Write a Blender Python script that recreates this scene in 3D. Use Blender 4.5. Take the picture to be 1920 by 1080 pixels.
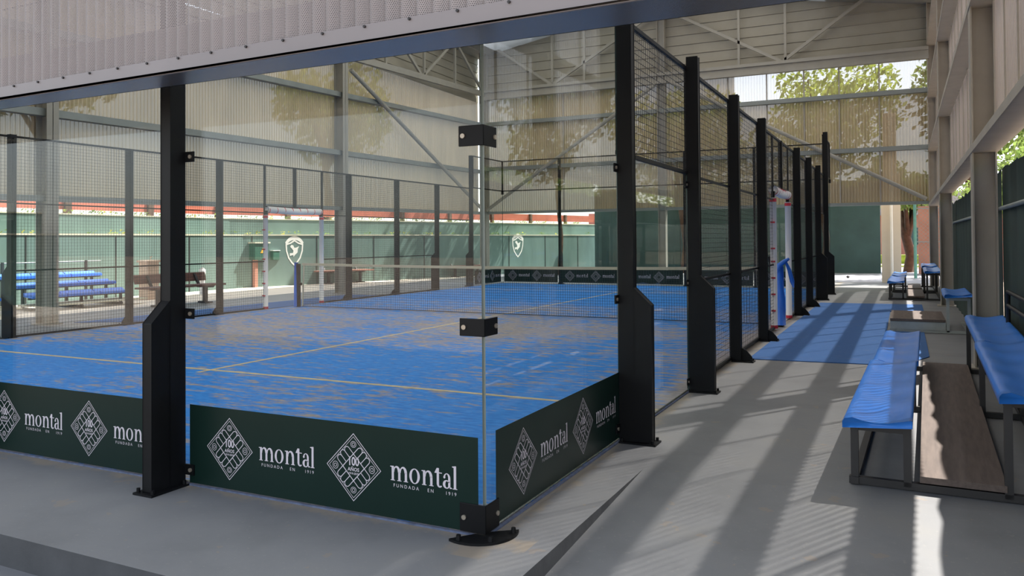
import bpy, math, random
from mathutils import Vector, Matrix

for o in list(bpy.data.objects):
    bpy.data.objects.remove(o)
S = bpy.context.scene
COL = S.collection
R = math.radians

# ------------------------------------------------------------------ camera
YAW, PITCH, ROLL = -0.45610719, 0.0153018, -0.0068423
FPX, HY = 1496.63, 427.63
cd = bpy.data.cameras.new('camera'); cam = bpy.data.objects.new('camera', cd); COL.objects.link(cam)
Rv = Vector((math.cos(YAW), -math.sin(YAW), 0)); Fv = Vector((math.sin(YAW), math.cos(YAW), 0)); Uv = Vector((0, 0, 1))
F2 = Fv*math.cos(PITCH) + Uv*math.sin(PITCH); U1 = -Fv*math.sin(PITCH) + Uv*math.cos(PITCH)
R2 = Rv*math.cos(ROLL) + U1*math.sin(ROLL); U2 = -Rv*math.sin(ROLL) + U1*math.cos(ROLL)
M = Matrix((R2, U2, -F2)).transposed().to_4x4(); M.translation = (1.79717, -3.34911, 1.40223)
cam.matrix_world = M
cd.sensor_width = 36; cd.sensor_fit = 'HORIZONTAL'; cd.lens = FPX/1920*36
cd.shift_y = -(540-HY)/1920; cd.clip_start = 0.05; cd.clip_end = 500
S.camera = cam

# ------------------------------------------------------------------ light
SUN = Vector((0.375, 0.59, 1.0)).normalized()
w = bpy.data.worlds.new('sky'); S.world = w; w.use_nodes = True
nt = w.node_tree; bg = nt.nodes['Background']
sky = nt.nodes.new('ShaderNodeTexSky'); sky.sky_type = 'NISHITA'; sky.sun_disc = False
sky.sun_elevation = math.asin(SUN.z); sky.sun_rotation = math.atan2(SUN.x, SUN.y)
sky.air_density = 1.0; sky.dust_density = 1.2; sky.ozone_density = 1.0
hs = nt.nodes.new('ShaderNodeHueSaturation'); hs.inputs['Saturation'].default_value = 0.42
nt.links.new(sky.outputs[0], hs.inputs['Color']); nt.links.new(hs.outputs[0], bg.inputs[0])
bg.inputs[1].default_value = 0.30
sl = bpy.data.lights.new('sun', 'SUN'); sl.energy = 8.0; sl.angle = R(0.6); sl.color = (1.0, 0.95, 0.88)
so = bpy.data.objects.new('sun', sl); COL.objects.link(so); so.rotation_euler = SUN.to_track_quat('Z', 'Y').to_euler(); so.location = (20, 27, 50)
S.view_settings.view_transform = 'Standard'; S.view_settings.look = 'None'
S.view_settings.exposure = 0.5; S.view_settings.gamma = 1.0
S.view_settings.use_curve_mapping = False

# ------------------------------------------------------------------ materials
class NT:
    def __init__(s, name):
        s.m = bpy.data.materials.new(name); s.m.use_nodes = True; s.t = s.m.node_tree
        s.b = s.t.nodes['Principled BSDF']; s.out = s.t.nodes['Material Output']
    def n(s, typ, **k):
        x = s.t.nodes.new(typ)
        for a, v in k.items():
            if a.startswith('i_'):
                x.inputs[a[2:].replace('_', ' ')].default_value = v
            else: setattr(x, a, v)
        return x
    def l(s, a, b): s.t.links.new(a, b)
    def coord(s, scale=(1, 1, 1), kind='Object'):
        tc = s.n('ShaderNodeTexCoord'); mp = s.n('ShaderNodeMapping'); mp.inputs['Scale'].default_value = scale
        s.l(tc.outputs[kind], mp.inputs[0]); return mp.outputs[0]
    def noise(s, co, scale, detail=4, rough=0.55):
        x = s.n('ShaderNodeTexNoise'); x.inputs['Scale'].default_value = scale
        x.inputs['Detail'].default_value = detail; x.inputs['Roughness'].default_value = rough
        s.l(co, x.inputs['Vector']); return x.outputs['Fac']
    def ramp(s, fac, stops):
        x = s.n('ShaderNodeValToRGB'); e = x.color_ramp.elements
        while len(e) < len(stops): e.new(0.5)
        for i, (p, c) in enumerate(stops):
            e[i].position = p; e[i].color = (*c, 1) if len(c) == 3 else c
        s.l(fac, x.inputs[0]); return x.outputs[0]
    def mix(s, f, a, b):
        x = s.n('ShaderNodeMix'); x.data_type = 'RGBA'
        for sock, v in ((x.inputs[0], f), (x.inputs[6], a), (x.inputs[7], b)):
            if hasattr(v, 'links'): s.l(v, sock)
            elif isinstance(v, (int, float)): sock.default_value = v
            else: sock.default_value = (*v, 1)
        return x.outputs[2]
    def math(s, op, a, b=None, c=None):
        x = s.n('ShaderNodeMath', operation=op)
        for i, v in enumerate((a, b, c)):
            if v is None: continue
            if hasattr(v, 'links'): s.l(v, x.inputs[i])
            else: x.inputs[i].default_value = v
        return x.outputs[0]
    def bump(s, h, strength=0.2, dist=0.01):
        x = s.n('ShaderNodeBump'); x.inputs['Strength'].default_value = strength; x.inputs['Distance'].default_value = dist
        s.l(h, x.inputs['Height']); s.l(x.outputs[0], s.b.inputs['Normal'])

def srgb(r, g, b):
    f = lambda c: (c/255/12.92) if c <= 10 else ((c/255+0.055)/1.055)**2.4
    return (f(r), f(g), f(b))

def simple(name, col, rough=0.6, metal=0.0, var=0.12, scale=6.0, bump=0.0, spec=0.5):
    k = NT(name); co = k.coord(); f = k.noise(co, scale)
    lo = tuple(c*(1-var) for c in col); hi = tuple(min(1, c*(1+var)) for c in col)
    k.l(k.ramp(f, [(0.3, lo), (0.7, hi)]), k.b.inputs['Base Color'])
    k.b.inputs['Roughness'].default_value = rough; k.b.inputs['Metallic'].default_value = metal
    k.b.inputs['Specular IOR Level'].default_value = spec
    if bump: k.bump(k.noise(co, scale*12), bump, 0.004)
    return k.m

def m_concrete():
    k = NT('painted_concrete'); co = k.coord()
    f = k.noise(co, 1.3, 6, 0.6)
    base = k.ramp(f, [(0.3, srgb(112, 113, 115)), (0.52, srgb(124, 125, 127)), (0.75, srgb(130, 129, 127))])
    # sand tracked out along the foot of the court glass
    sp = k.n('ShaderNodeSeparateXYZ'); k.l(co, sp.inputs[0])
    ay = k.math('ABSOLUTE', sp.outputs[1])
    n2 = k.noise(k.coord((1, 1, 1)), 3.0, 8, 0.7)
    nn = k.math('MULTIPLY', k.math('SUBTRACT', n2, 0.30), 0.5)
    sm = lambda q: k.math('MINIMUM', k.math('MAXIMUM', k.math('MULTIPLY', k.math('SUBTRACT', nn, q), 14.0), 0.0), 1.0)
    by = sm(ay)
    bx = sm(k.math('ABSOLUTE', sp.outputs[0]))
    inx = k.math('LESS_THAN', sp.outputs[0], 0.25); iny = k.math('GREATER_THAN', sp.outputs[1], -0.25)
    m = k.math('MAXIMUM', k.math('MULTIPLY', by, inx), k.math('MULTIPLY', bx, iny))
    spk = k.math('GREATER_THAN', k.noise(co, 40, 3), 0.66)
    m2 = k.math('MULTIPLY', m, 0.8)
    c = k.mix(m2, base, srgb(150, 138, 122))
    c = k.mix(k.math('MULTIPLY', k.math('GREATER_THAN', k.noise(co, 5, 4), 0.67), 0.35), c, srgb(150, 132, 112))
    c = k.mix(k.math('MULTIPLY', spk, 0.18), c, srgb(165, 160, 150))
    k.l(c, k.b.inputs['Base Color']); k.b.inputs['Roughness'].default_value = 0.55
    k.bump(k.noise(co, 60, 4), 0.08, 0.003)
    return k.m

def m_turf(name, blue_only=False):
    k = NT(name); co = k.coord((1, 1, 1))
    st = k.coord((1.0, 3.2, 1)); st.node.inputs['Rotation'].default_value = (0, 0, 0.35)
    streak = k.noise(st, 3.2, 6, 0.68)
    big = k.noise(co, 0.32, 3, 0.5)
    blue = k.ramp(k.noise(k.coord((1, 2.5, 1)), 9, 4), [(0.3, srgb(36, 120, 208)), (0.7, srgb(62, 146, 228))])
    if blue_only:
        dk = k.mix(0.8, blue, srgb(70, 94, 136))
        c = k.mix(k.math('MULTIPLY', k.math('GREATER_THAN', streak, 0.62), 0.3), dk, srgb(120, 120, 130))
    else:
        sp = k.n('ShaderNodeSeparateXYZ'); k.l(co, sp.inputs[0])
        # sand worn out towards the net and the middle, cleaner in the back corners
        dy = k.math('SUBTRACT', 1.0, k.math('MULTIPLY', k.math('ABSOLUTE', k.math('SUBTRACT', sp.outputs[1], 8.0)), 0.16))
        dy = k.math('MAXIMUM', dy, 0.0)
        t = k.math('ADD', k.math('MULTIPLY', big, 0.55), k.math('MULTIPLY', dy, 0.16))
        t = k.math('ADD', t, streak)
        ex = k.math('MAXIMUM', k.math('ADD', 1.0, k.math('MULTIPLY', sp.outputs[0], 2.6)), 0.0)
        ey = k.math('MAXIMUM', k.math('SUBTRACT', 1.0, k.math('MULTIPLY', sp.outputs[1], 3.0)), 0.0)
        t = k.math('ADD', t, k.math('MULTIPLY', k.math('MAXIMUM', ex, ey), 0.22))
        f = k.ramp(t, [(0.83, (0, 0, 0)), (0.95, (1, 1, 1))])
        fm = k.math('MULTIPLY', f, 0.82)
        sand = k.ramp(k.noise(co, 14, 3), [(0.3, srgb(150, 138, 122)), (0.7, srgb(186, 168, 140))])
        c = k.mix(fm, blue, sand)
    k.l(c, k.b.inputs['Base Color']); k.b.inputs['Roughness'].default_value = 0.85
    k.b.inputs['Specular IOR Level'].default_value = 0.2
    k.bump(k.noise(co, 220, 2), 0.25, 0.006)
    return k.m

def m_cladding(name, col, trans, holes=False):
    k = NT(name); co = k.coord()
    f = k.noise(k.coord((1, 1, 0.25)), 1.6, 5, 0.6)
    k.l(k.ramp(f, [(0.3, tuple(c*0.88 for c in col)), (0.7, tuple(min(1, c*1.1) for c in col))]), k.b.inputs['Base Color'])
    k.b.inputs['Roughness'].default_value = 0.5; k.b.inputs['Metallic'].default_value = 0.15
    tr = k.n('ShaderNodeBsdfTransparent'); mx = k.n('ShaderNodeMixShader')
    if holes:
        uv = k.n('ShaderNodeTexCoord').outputs['UV']
        def lattice(off):
            mp = k.n('ShaderNodeMapping'); mp.inputs['Location'].default_value = (off[0], off[1], 0); k.l(uv, mp.inputs[0])
            fr = k.n('ShaderNodeVectorMath', operation='FRACTION'); k.l(mp.outputs[0], fr.inputs[0])
            sb = k.n('ShaderNodeVectorMath', operation='SUBTRACT'); k.l(fr.outputs[0], sb.inputs[0]); sb.inputs[1].default_value = (0.5, 0.5, 0)
            ms = k.n('ShaderNodeVectorMath', operation='MULTIPLY'); k.l(sb.outputs[0], ms.inputs[0]); ms.inputs[1].default_value = (0.0087, 0.0150, 0)
            ln = k.n('ShaderNodeVectorMath', operation='LENGTH'); k.l(ms.outputs[0], ln.inputs[0])
            return k.math('LESS_THAN', ln.outputs['Value'], 0.0020)
        fac = k.math('MAXIMUM', lattice((0, 0)), lattice((0.5, 0.5)))
        k.l(fac, mx.inputs[0])
    else:
        lw = k.n('ShaderNodeLayerWeight'); lw.inputs['Blend'].default_value = 0.5
        k.l(k.math('MULTIPLY', k.math('SUBTRACT', 1.0, lw.outputs['Facing']), trans*1.25), mx.inputs[0])
    k.l(k.b.outputs[0], mx.inputs[1]); k.l(tr.outputs[0], mx.inputs[2]); k.l(mx.outputs[0], k.out.inputs[0])
    return k.m

def m_glass():
    k = NT('toughened_glass'); t = k.t
    tr = k.n('ShaderNodeBsdfTransparent'); tr.inputs[0].default_value = (0.955, 0.975, 0.965, 1)
    gl = k.n('ShaderNodeBsdfGlossy'); gl.inputs['Roughness'].default_value = 0.01
    fr = k.n('ShaderNodeFresnel'); ge = k.n('ShaderNodeNewGeometry')
    k.l(k.math('ADD', 1.45, k.math('MULTIPLY', ge.outputs['Backfacing'], 1/1.45-1.45)), fr.inputs[0])
    mx = k.n('ShaderNodeMixShader'); k.l(k.math('MULTIPLY', fr.outputs[0], 0.55), mx.inputs[0])
    k.l(tr.outputs[0], mx.inputs[1]); k.l(gl.outputs[0], mx.inputs[2]); k.l(mx.outputs[0], k.out.inputs[0])
    return k.m

def m_added_skylight():  # diffusing sheet added overhead to spread daylight inside the hall
    k = NT('added_translucent_sheet')
    a = k.n('ShaderNodeBsdfTranslucent'); a.inputs[0].default_value = (0.36, 0.35, 0.325, 1)
    k.l(a.outputs[0], k.out.inputs[0]); return k.m

def m_leaf(name, c1, c2):
    k = NT(name); co = k.coord(); f = k.noise(co, 2.2, 3)
    col = k.ramp(f, [(0.35, c1), (0.65, c2)])
    k.l(col, k.b.inputs['Base Color']); k.b.inputs['Roughness'].default_value = 0.6
    tl = k.n('ShaderNodeBsdfTranslucent'); k.l(col, tl.inputs[0])
    mx = k.n('ShaderNodeMixShader'); mx.inputs[0].default_value = 0.6
    k.l(k.b.outputs[0], mx.inputs[1]); k.l(tl.outputs[0], mx.inputs[2]); k.l(mx.outputs[0], k.out.inputs[0])
    return k.m

def m_greenwall():
    k = NT('green_painted_render'); co = k.coord()
    f = k.noise(k.coord((1, 1, 0.3)), 1.2, 6, 0.6)
    c = k.ramp(f, [(0.3, srgb(88, 112, 106)), (0.55, srgb(102, 128, 122)), (0.8, srgb(114, 138, 132))])
    k.l(c, k.b.inputs['Base Color']); k.b.inputs['Roughness'].default_value = 0.8
    k.bump(k.noise(co, 30, 4), 0.15, 0.005); return k.m

def m_wood(name, c1, c2):
    k = NT(name); f = k.noise(k.coord((14, 1.2, 14)), 3, 5, 0.6)
    k.l(k.ramp(f, [(0.3, c1), (0.7, c2)]), k.b.inputs['Base Color']); k.b.inputs['Roughness'].default_value = 0.65; return k.m

def m_ground():
    k = NT('sandy_ground'); co = k.coord(); f = k.noise(co, 0.6, 8, 0.65)
    k.l(k.ramp(f, [(0.3, srgb(150, 128, 112)), (0.6, srgb(196, 178, 160)), (0.8, srgb(180, 160, 140))]), k.b.inputs['Base Color'])
    k.b.inputs['Roughness'].default_value = 0.9; k.bump(k.noise(co, 25, 5), 0.3, 0.01); return k.m

CONC = m_concrete()
CONC_SHADE = simple('step_shade_concrete', srgb(74, 75, 77), 0.7, var=0.2, scale=5, bump=0.2)  # step faces: their shade is put into a darker concrete colour
TURF = m_turf('blue_turf_with_sand'); CARPET = m_turf('plain_blue_turf', True)
LINE = simple('line_turf', srgb(196, 182, 150), 0.9, var=0.15, scale=12)
BLACK = simple('black_powder_coat', srgb(15, 16, 18), 0.5, var=0.25, scale=3, spec=0.2)
WIRE = simple('black_wire', srgb(28, 29, 31), 0.5, var=0.1)
BOLT = simple('zinc_bolt', srgb(170, 160, 145), 0.4, 0.6)
GLASS = m_glass(); GEDGE = simple('glass_edge', srgb(40, 66, 62), 0.15, var=0.05)
GEDGE_L = simple('pale_glass_edge', srgb(120, 130, 124), 0.3, var=0.05)
BANNER = simple('green_banner_vinyl', srgb(20, 40, 35), 0.3, var=0.06, scale=2, spec=0.2)
LETTER = simple('silver_lettering', srgb(205, 198, 205), 0.6, var=0.03)
STEEL = simple('grey_painted_steel', srgb(150, 147, 138), 0.55, var=0.06, scale=3)
GIRT = simple('galvanised_girt', srgb(134, 140, 138), 0.5, 0.2, var=0.08, scale=3)
STEEL_R = simple('shaded_side_steel', srgb(164, 157, 146), 0.55, var=0.08, scale=3)
SOFFIT = simple('polished_flashing', srgb(128, 128, 130), 0.27, 0.75, var=0.06, scale=1.2)
FLASH = simple('painted_flashing', srgb(128, 123, 124), 0.45, 0.1, var=0.05, scale=2)
CLAD = m_cladding('perforated_beige_cladding', srgb(188, 171, 142), 0.065)
CLAD_T = m_cladding('wide_perforated_cladding', srgb(186, 168, 138), 0.3)
CLAD_R = m_cladding('perforated_cladding_shade_tone', srgb(176, 163, 155), 0.50)  # same paint as the beige cladding, its duller light put into the colour
CLAD_N = m_cladding('perforated_front_cladding', srgb(144, 137, 136), 0.3, holes=True)  # same paint again, the front wall's light difference put into the colour
UPPER = simple('ribbed_upper_sheet', srgb(150, 146, 134), 0.55, 0.1, var=0.05, scale=2)
ROOF = simple('roof_sheet', srgb(150, 148, 140), 0.6, var=0.05); SKYL_ADDED = m_added_skylight()
GREEN = m_greenwall()
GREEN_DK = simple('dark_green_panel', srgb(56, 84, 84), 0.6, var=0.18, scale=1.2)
SCREEN = simple('dark_green_windbreak', srgb(34, 52, 46), 0.8, var=0.3, scale=2)
COPING = simple('pale_coping', srgb(206, 202, 180), 0.8, var=0.15, scale=4)
WHITE = simple('white_paint', srgb(238, 238, 232), 0.5, var=0.03)
SEAT = simple('blue_seat_plastic', srgb(50, 126, 222), 0.3, var=0.08, scale=4)
SEAT_O = simple('sunny_blue_seat', srgb(58, 122, 226), 0.35, var=0.06, scale=4)
BOARD = m_wood('brown_footboard', srgb(82, 70, 64), srgb(104, 90, 82))
BROWN = m_wood('brown_bench_wood', srgb(92, 62, 56), srgb(128, 88, 78))
PINKW = m_wood('faded_bench_wood', srgb(168, 112, 98), srgb(196, 140, 122))
DKMET = simple('dark_bench_metal', srgb(40, 38, 38), 0.5)
GREYMET = simple('pale_grey_bench_metal', srgb(160, 165, 162), 0.5)
PAD = simple('white_vinyl_padding', srgb(226, 224, 224), 0.45, var=0.04); RED = simple('red_tie', srgb(190, 40, 60), 0.6)
BLUEPAD = simple('blue_vinyl_padding', srgb(34, 104, 204), 0.4, var=0.1)
TAPE = simple('cream_net_tape', srgb(196, 188, 166), 0.8, var=0.05)
PAVE = simple('cream_paving', srgb(242, 226, 208), 0.8, var=0.07, scale=2, bump=0.1)
GROUND = m_ground()
BRICK = simple('red_brown_panels', srgb(186, 104, 84), 0.8, var=0.18, scale=1.5)
LEAF_A = m_leaf('bright_leaves', srgb(128, 150, 56), srgb(190, 204, 96))
LEAF_B = m_leaf('dark_leaves', srgb(84, 110, 50), srgb(146, 166, 88))
LEAF_C = m_leaf('dry_leaves', srgb(110, 120, 50), srgb(196, 190, 90))
BARK = simple('bark', srgb(88, 66, 52), 0.9, var=0.3, scale=6, bump=0.5)
CABG = simple('green_cabinet_paint', srgb(48, 96, 78), 0.5, var=0.06); YEL = simple('warning_yellow', srgb(236, 170, 40), 0.6)
TEAL = simple('teal_fence_post', srgb(96, 150, 138), 0.5); PINK = simple('pink_render', srgb(176, 122, 104), 0.85, var=0.15, scale=2)
CREAM = simple('cream_column_render', srgb(214, 206, 192), 0.7, var=0.05, scale=2)

# ------------------------------------------------------------------ mesh helpers
class MB:
    def __init__(s): s.v = []; s.f = []; s.m = []; s.uv = None
    def face(s, pts, mi=0):
        i = len(s.v); s.v += [tuple(p) for p in pts]; s.f.append(tuple(range(i, i+len(pts)))); s.m.append(mi); return s
    def hexa(s, p, mi=0, mis=None):
        i = len(s.v); s.v += [tuple(q) for q in p]
        fs = [(0, 3, 2, 1), (4, 5, 6, 7), (0, 1, 5, 4), (1, 2, 6, 5), (2, 3, 7, 6), (3, 0, 4, 7)]
        for a, f in enumerate(fs):
            s.f.append(tuple(i+j for j in f)); s.m.append(mis[a] if mis else mi)
        return s
    def box(s, x0, x1, y0, y1, z0, z1, mi=0, mis=None):
        x0, x1 = sorted((x0, x1)); y0, y1 = sorted((y0, y1)); z0, z1 = sorted((z0, z1))
        return s.hexa([(x0, y0, z0), (x1, y0, z0), (x1, y1, z0), (x0, y1, z0), (x0, y0, z1), (x1, y0, z1), (x1, y1, z1), (x0, y1, z1)], mi, mis)
    def bar(s, p, q, wd, h=None, mi=0, up=(0, 0, 1)):
        h = h or wd; p = Vector(p); q = Vector(q); d = (q-p).normalized(); u = Vector(up)
        if abs(d.dot(u)) > 0.99: u = Vector((0, 1, 0))
        a = d.cross(u).normalized()*wd/2; b = a.cross(d).normalized()*h/2
        return s.hexa([p-a-b, p+a-b, p+a+b, p-a+b, q-a-b, q+a-b, q+a+b, q-a+b], mi)
    def tube(s, pts, r, n=8, mi=0, cap=True):
        pts = [Vector(p) for p in pts]; rs = r if isinstance(r, (list, tuple)) else [r]*len(pts)
        rings = []; ref = Vector((0, 0, 1))
        for k, p in enumerate(pts):
            d = (pts[min(k+1, len(pts)-1)] - pts[max(k-1, 0)]).normalized()
            u = ref if abs(d.dot(ref)) < 0.95 else Vector((1, 0, 0))
            a = d.cross(u).normalized(); b = d.cross(a).normalized()
            i = len(s.v); rings.append(i)
            for j in range(n):
                t = 2*math.pi*j/n; s.v.append(tuple(p + (a*math.cos(t)+b*math.sin(t))*rs[k]))
        for k in range(len(rings)-1):
            for j in range(n):
                s.f.append((rings[k]+j, rings[k]+(j+1) % n, rings[k+1]+(j+1) % n, rings[k+1]+j)); s.m.append(mi)
        if cap:
            s.f.append(tuple(rings[0]+j for j in range(n))); s.m.append(mi)
            s.f.append(tuple(rings[-1]+j for j in reversed(range(n)))); s.m.append(mi)
        return s
    def prism(s, pts, axis, a, b, mi=0):
        n = len(pts); i = len(s.v)
        def P(p, t): return {'x': (t, p[0], p[1]), 'y': (p[0], t, p[1]), 'z': (p[0], p[1], t)}[axis]
        s.v += [P(p, a) for p in pts] + [P(p, b) for p in pts]
        s.f.append(tuple(i+j for j in range(n))); s.m.append(mi)
        s.f.append(tuple(i+n+j for j in reversed(range(n)))); s.m.append(mi)
        for j in range(n):
            s.f.append((i+j, i+(j+1) % n, i+n+(j+1) % n, i+n+j)); s.m.append(mi)
        return s
    def build(s, name, mats, parent=None, world=True, smooth=False, bevel=0):
        if not isinstance(mats, (list, tuple)): mats = [mats]
        me = bpy.data.meshes.new(name); v = s.v
        if parent is not None and world:
            off = Vector((0, 0, 0)); p = parent
            while p is not None: off += p.location; p = p.parent
            v = [tuple(Vector(q)-off) for q in v]
        me.from_pydata(v, [], s.f)
        for m in mats: me.materials.append(m)
        for p, mi in zip(me.polygons, s.m): p.material_index = mi; p.use_smooth = smooth
        if s.uv:
            ul = me.uv_layers.new(name='UVMap')
            for p in me.polygons:
                for li, vi in zip(p.loop_indices, p.vertices): ul.data[li].uv = s.uv[vi]
        me.validate(); me.update()
        o = bpy.data.objects.new(name, me); COL.objects.link(o)
        if parent is not None: o.parent = parent
        if bevel:
            bv = o.modifiers.new('bevel', 'BEVEL'); bv.width = bevel; bv.segments = 2; bv.limit_method = 'ANGLE'
        return o

def thing(name, label, cat, loc=(0, 0, 0), group=None, rz=0):
    o = bpy.data.objects.new(name, None); COL.objects.link(o); o.empty_display_size = 0.1
    o.location = loc; o.rotation_euler = (0, 0, rz); return tag(o, label, cat, group)
def tag(o, label, cat, group=None):
    o['label'] = label; o['category'] = cat
    if group: o['group'] = group
    return o
def struct(o): o['kind'] = 'structure'; return o
def dup(root, loc, label, group=None):
    r = root.copy(); COL.objects.link(r); r.location = loc; r['label'] = label
    if group: r['group'] = group
    for ch in list(root.children):
        c = ch.copy(); COL.objects.link(c); c.parent = r
        for g in ch.children:
            d = g.copy(); COL.objects.link(d); d.parent = c
    return r

# ================================================================== STRUCTURE
# floor slab of the hall with its front step and the ramp on the right
SX = 0.35
m = MB(); m.face([(-13.2, -.96, 0), (SX, -.96, 0), (SX, 1.4, 0), (2.95, 1.4, 0), (2.95, 24.2, 0), (-13.2, 24.2, 0)])
m.face([(-13.2, -.96, -.3), (SX, -.96, -.3), (SX, -.96, 0), (-13.2, -.96, 0)], 1)
m.face([(SX, -.96, -.3), (SX, 1.4, -.3), (SX, 1.4, 0), (SX, -.96, 0)], 1)
m.face([(-13.2, -.96, 0), (-13.2, 24.2, 0), (-13.2, 24.2, -.3), (-13.2, -.96, -.3)], 1)
m.face([(SX, 1.4, 0), (SX, -.96, -.135), (SX, -6, -.15), (2.95, -6, -.15), (2.95, -.96, -.135), (2.95, 1.4, 0)])
m.face([(-13.2, -1.5, -.15), (SX, -1.5, -.15), (SX, -.9, -.15), (-13.2, -.9, -.15)])
struct(m.build('floor', [CONC, CONC_SHADE]))
# ground outside
m = MB(); m.face([(-120, -60, -.17), (120, -60, -.17), (120, 160, -.17), (-120, 160, -.17)]); g = m.build('ground', GROUND); struct(g)
m = MB(); m.box(-16.6, -13.2, -8, 24, -.16, .0); m.box(-16.6, -13.2, 24, 36, -.16, .0); struct(m.build('trim_1', PAVE)); 
m = MB(); m.box(-13.2, 3.2, 24.2, 36, -.16, -.005); struct(m.build('trim_2', simple('pale_blue_concrete', srgb(160, 160, 168), 0.7)))

# ---- steel frame
def icol(name, label, xi, xo, y, z0, z1, mat, group, fw=.22):
    """I section: flanges facing +-X at xi and xo, web between them"""
    t = thing(name, label, 'column', ((xi+xo)/2, y, z0), group)
    a, b = sorted((xi, xo))
    MB().box(a, a+.016, y-fw/2, y+fw/2, z0, z1).box(b-.016, b, y-fw/2, y+fw/2, z0, z1).build('flange', mat, t)
    MB().box(a, b, y-.006, y+.006, z0, z1).build('web', mat, t)
    MB().box(a-.06, b+.06, y-fw/2-.04, y+fw/2+.04, z0, z0+.02).build('base_plate', mat, t)
    return t
def xl(y): return -11.42 - .033*(y-5.5)
GC = 'steel columns of the hall frame'
icol('steel_column', 'grey steel hall column on the left, standing in front of the blue bleacher', xl(5.55), xl(5.55)-.3, 5.55, 0, 8.2, STEEL, GC)
icol('steel_column', 'grey steel hall column on the left, beyond the padded gate and next to the faded bench', xl(14), xl(14)-.3, 14.0, 0, 8.2, STEEL, GC)
icol('steel_column', 'pale corner column where the left and far beige walls meet', -11.86, -12.14, 22.5, 0, 8.2, STEEL, GC)
icol('steel_column', 'rust-streaked steel column behind the far end of the upper blue seat row', 2.46, 2.69, 6.55, 0, 8.4, STEEL_R, GC, .26)
icol('steel_column', 'grey steel column on the right, behind the small pale-legged bench', 2.46, 2.69, 15.2, 0, 8.4, STEEL_R, GC, .26)
icol('steel_column', 'grey corner column right of the opening with the tree', 2.46, 2.69, 22.5, 0, 8.4, STEEL_R, GC, .26)
icol('steel_column', 'slim pale steel column in the middle of the far wall, green panels on both sides', -5.45, -5.2, 22.45, 0, 9.3, STEEL, GC)

# ---- corrugated walls
def corr(p0, p1, z0, z1, pitch, amp, n=6):
    """vertical corrugations from p0 to p1; z0/z1 are (start,end) heights"""
    m = MB(); p0 = Vector(p0); p1 = Vector(p1); L = (p1-p0).length; d = (p1-p0)/L; nr = Vector((-d.y, d.x))
    k = int(L/pitch*n); uv = []; arc = 0; last = None
    for i in range(k+1):
        t = i/k; ph = 2*math.pi*i/n; c = math.cos(ph); c = max(-.8, min(.8, c*1.25))
        q = p0 + d*(L*t) + nr*(amp*c)
        if last is not None: arc += (q-last).length
        last = q
        a = z0[0]+(z0[1]-z0[0])*t; b = z1[0]+(z1[1]-z1[0])*t
        m.v += [(q.x, q.y, a), (q.x, q.y, b)]; uv += [(arc/.0087, a/.0150), (arc/.0087, b/.0150)]
        if i: j = 2*i; m.f.append((j-2, j, j+1, j-1)); m.m.append(0)
    m.uv = uv; return m
def hribs(p0, p1, z0, z1, pitch, amp):
    m = MB(); p0 = Vector(p0); p1 = Vector(p1); d = (p1-p0).normalized(); nr = Vector((-d.y, d.x))
    prof = []; z = z0
    while z < z1:
        prof += [(z, 0), (z+pitch*.86, 0), (z+pitch*.9, amp), (z+pitch*.96, amp)]; z += pitch
    for i, (z, a) in enumerate(prof):
        q0 = p0+nr*a; q1 = p1+nr*a; m.v += [(q0.x, q0.y, z), (q1.x, q1.y, z)]
        if i: j = 2*i; m.f.append((j-2, j-1, j+1, j)); m.m.append(0)
    return m
# far wall
FY = 22.62
wf = struct(corr((-12.2, FY), (2.72, FY), (2.42, 2.40), (5.64, 5.62), .085, .026).build('wall_far', CLAD, smooth=True))
corr((-12.2, FY), (-3.0, FY), (5.64, 5.63), (6.95, 6.9), .085, .026).build('top_band', CLAD, wf, smooth=True)
corr((-3.0, FY), (2.72, FY), (5.63, 5.62), (6.9, 6.8), .085, .026).build('open_top_band', CLAD_T, wf, smooth=True)
hribs((-12.2, FY-.02), (2.85, FY-.02), 6.85, 10.2, .32, -.035).build('upper_sheet', UPPER, wf)
# left wall
wl = struct(corr((xl(-1)-.34, -1), (xl(22.62)-.34, 22.62), (2.08, 2.42), (6.05, 6.9), .085, .026).build('wall_left', CLAD, smooth=True))
hribs((xl(-1)-.32, -1), (xl(22.62)-.32, 22.62), 6.5, 8.3, .28, .03).build('upper_sheet', UPPER, wl)
# right wall
wr = struct(corr((2.70, -.8), (2.70, 22.62), (2.32, 2.4), (8.4, 8.4), .085, .026).build('wall_right', CLAD_R, smooth=True))
for i in range(25):
    y = -.4+.95*i; MB().box(2.655, 2.668, y-.018, y+.018, 2.3, 8.4).build('sheet_joint', STEEL_R, wr)
# near wall above the entrance, the perforated front
wn = corr((-13.6, -.63-.043*(-13.6+2.7)+.022), (3.6, -.63-.043*(3.6+2.7)+.022), (2.25, 2.27), (4.6, 4.6), .0765, .014)
wn = struct(wn.build('wall_near', CLAD_N, smooth=True))
m = MB()
def fr(x): return -.63-.043*(x+2.7)     # front edge of the soffit
def bk(x): return -.44-.017*(x+3.0)     # back edge
for a, b in ((-13.6, 3.6),):
    m.hexa([(a, fr(a), 2.2), (b, fr(b), 2.2), (b, bk(b), 2.2), (a, bk(a), 2.2), (a, fr(a), 2.204), (b, fr(b), 2.204), (b, bk(b), 2.204), (a, bk(a), 2.204)])
struct(m.build('trim_3', SOFFIT))
m = MB(); a, b = -13.6, 3.6
m.hexa([(a, fr(a)-.006, 2.197), (b, fr(b)-.006, 2.197), (b, fr(b)+.006, 2.197), (a, fr(a)+.006, 2.197), (a, fr(a)-.006, 2.27), (b, fr(b)-.006, 2.27), (b, fr(b)+.006, 2.27), (a, fr(a)+.006, 2.27)])
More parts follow.
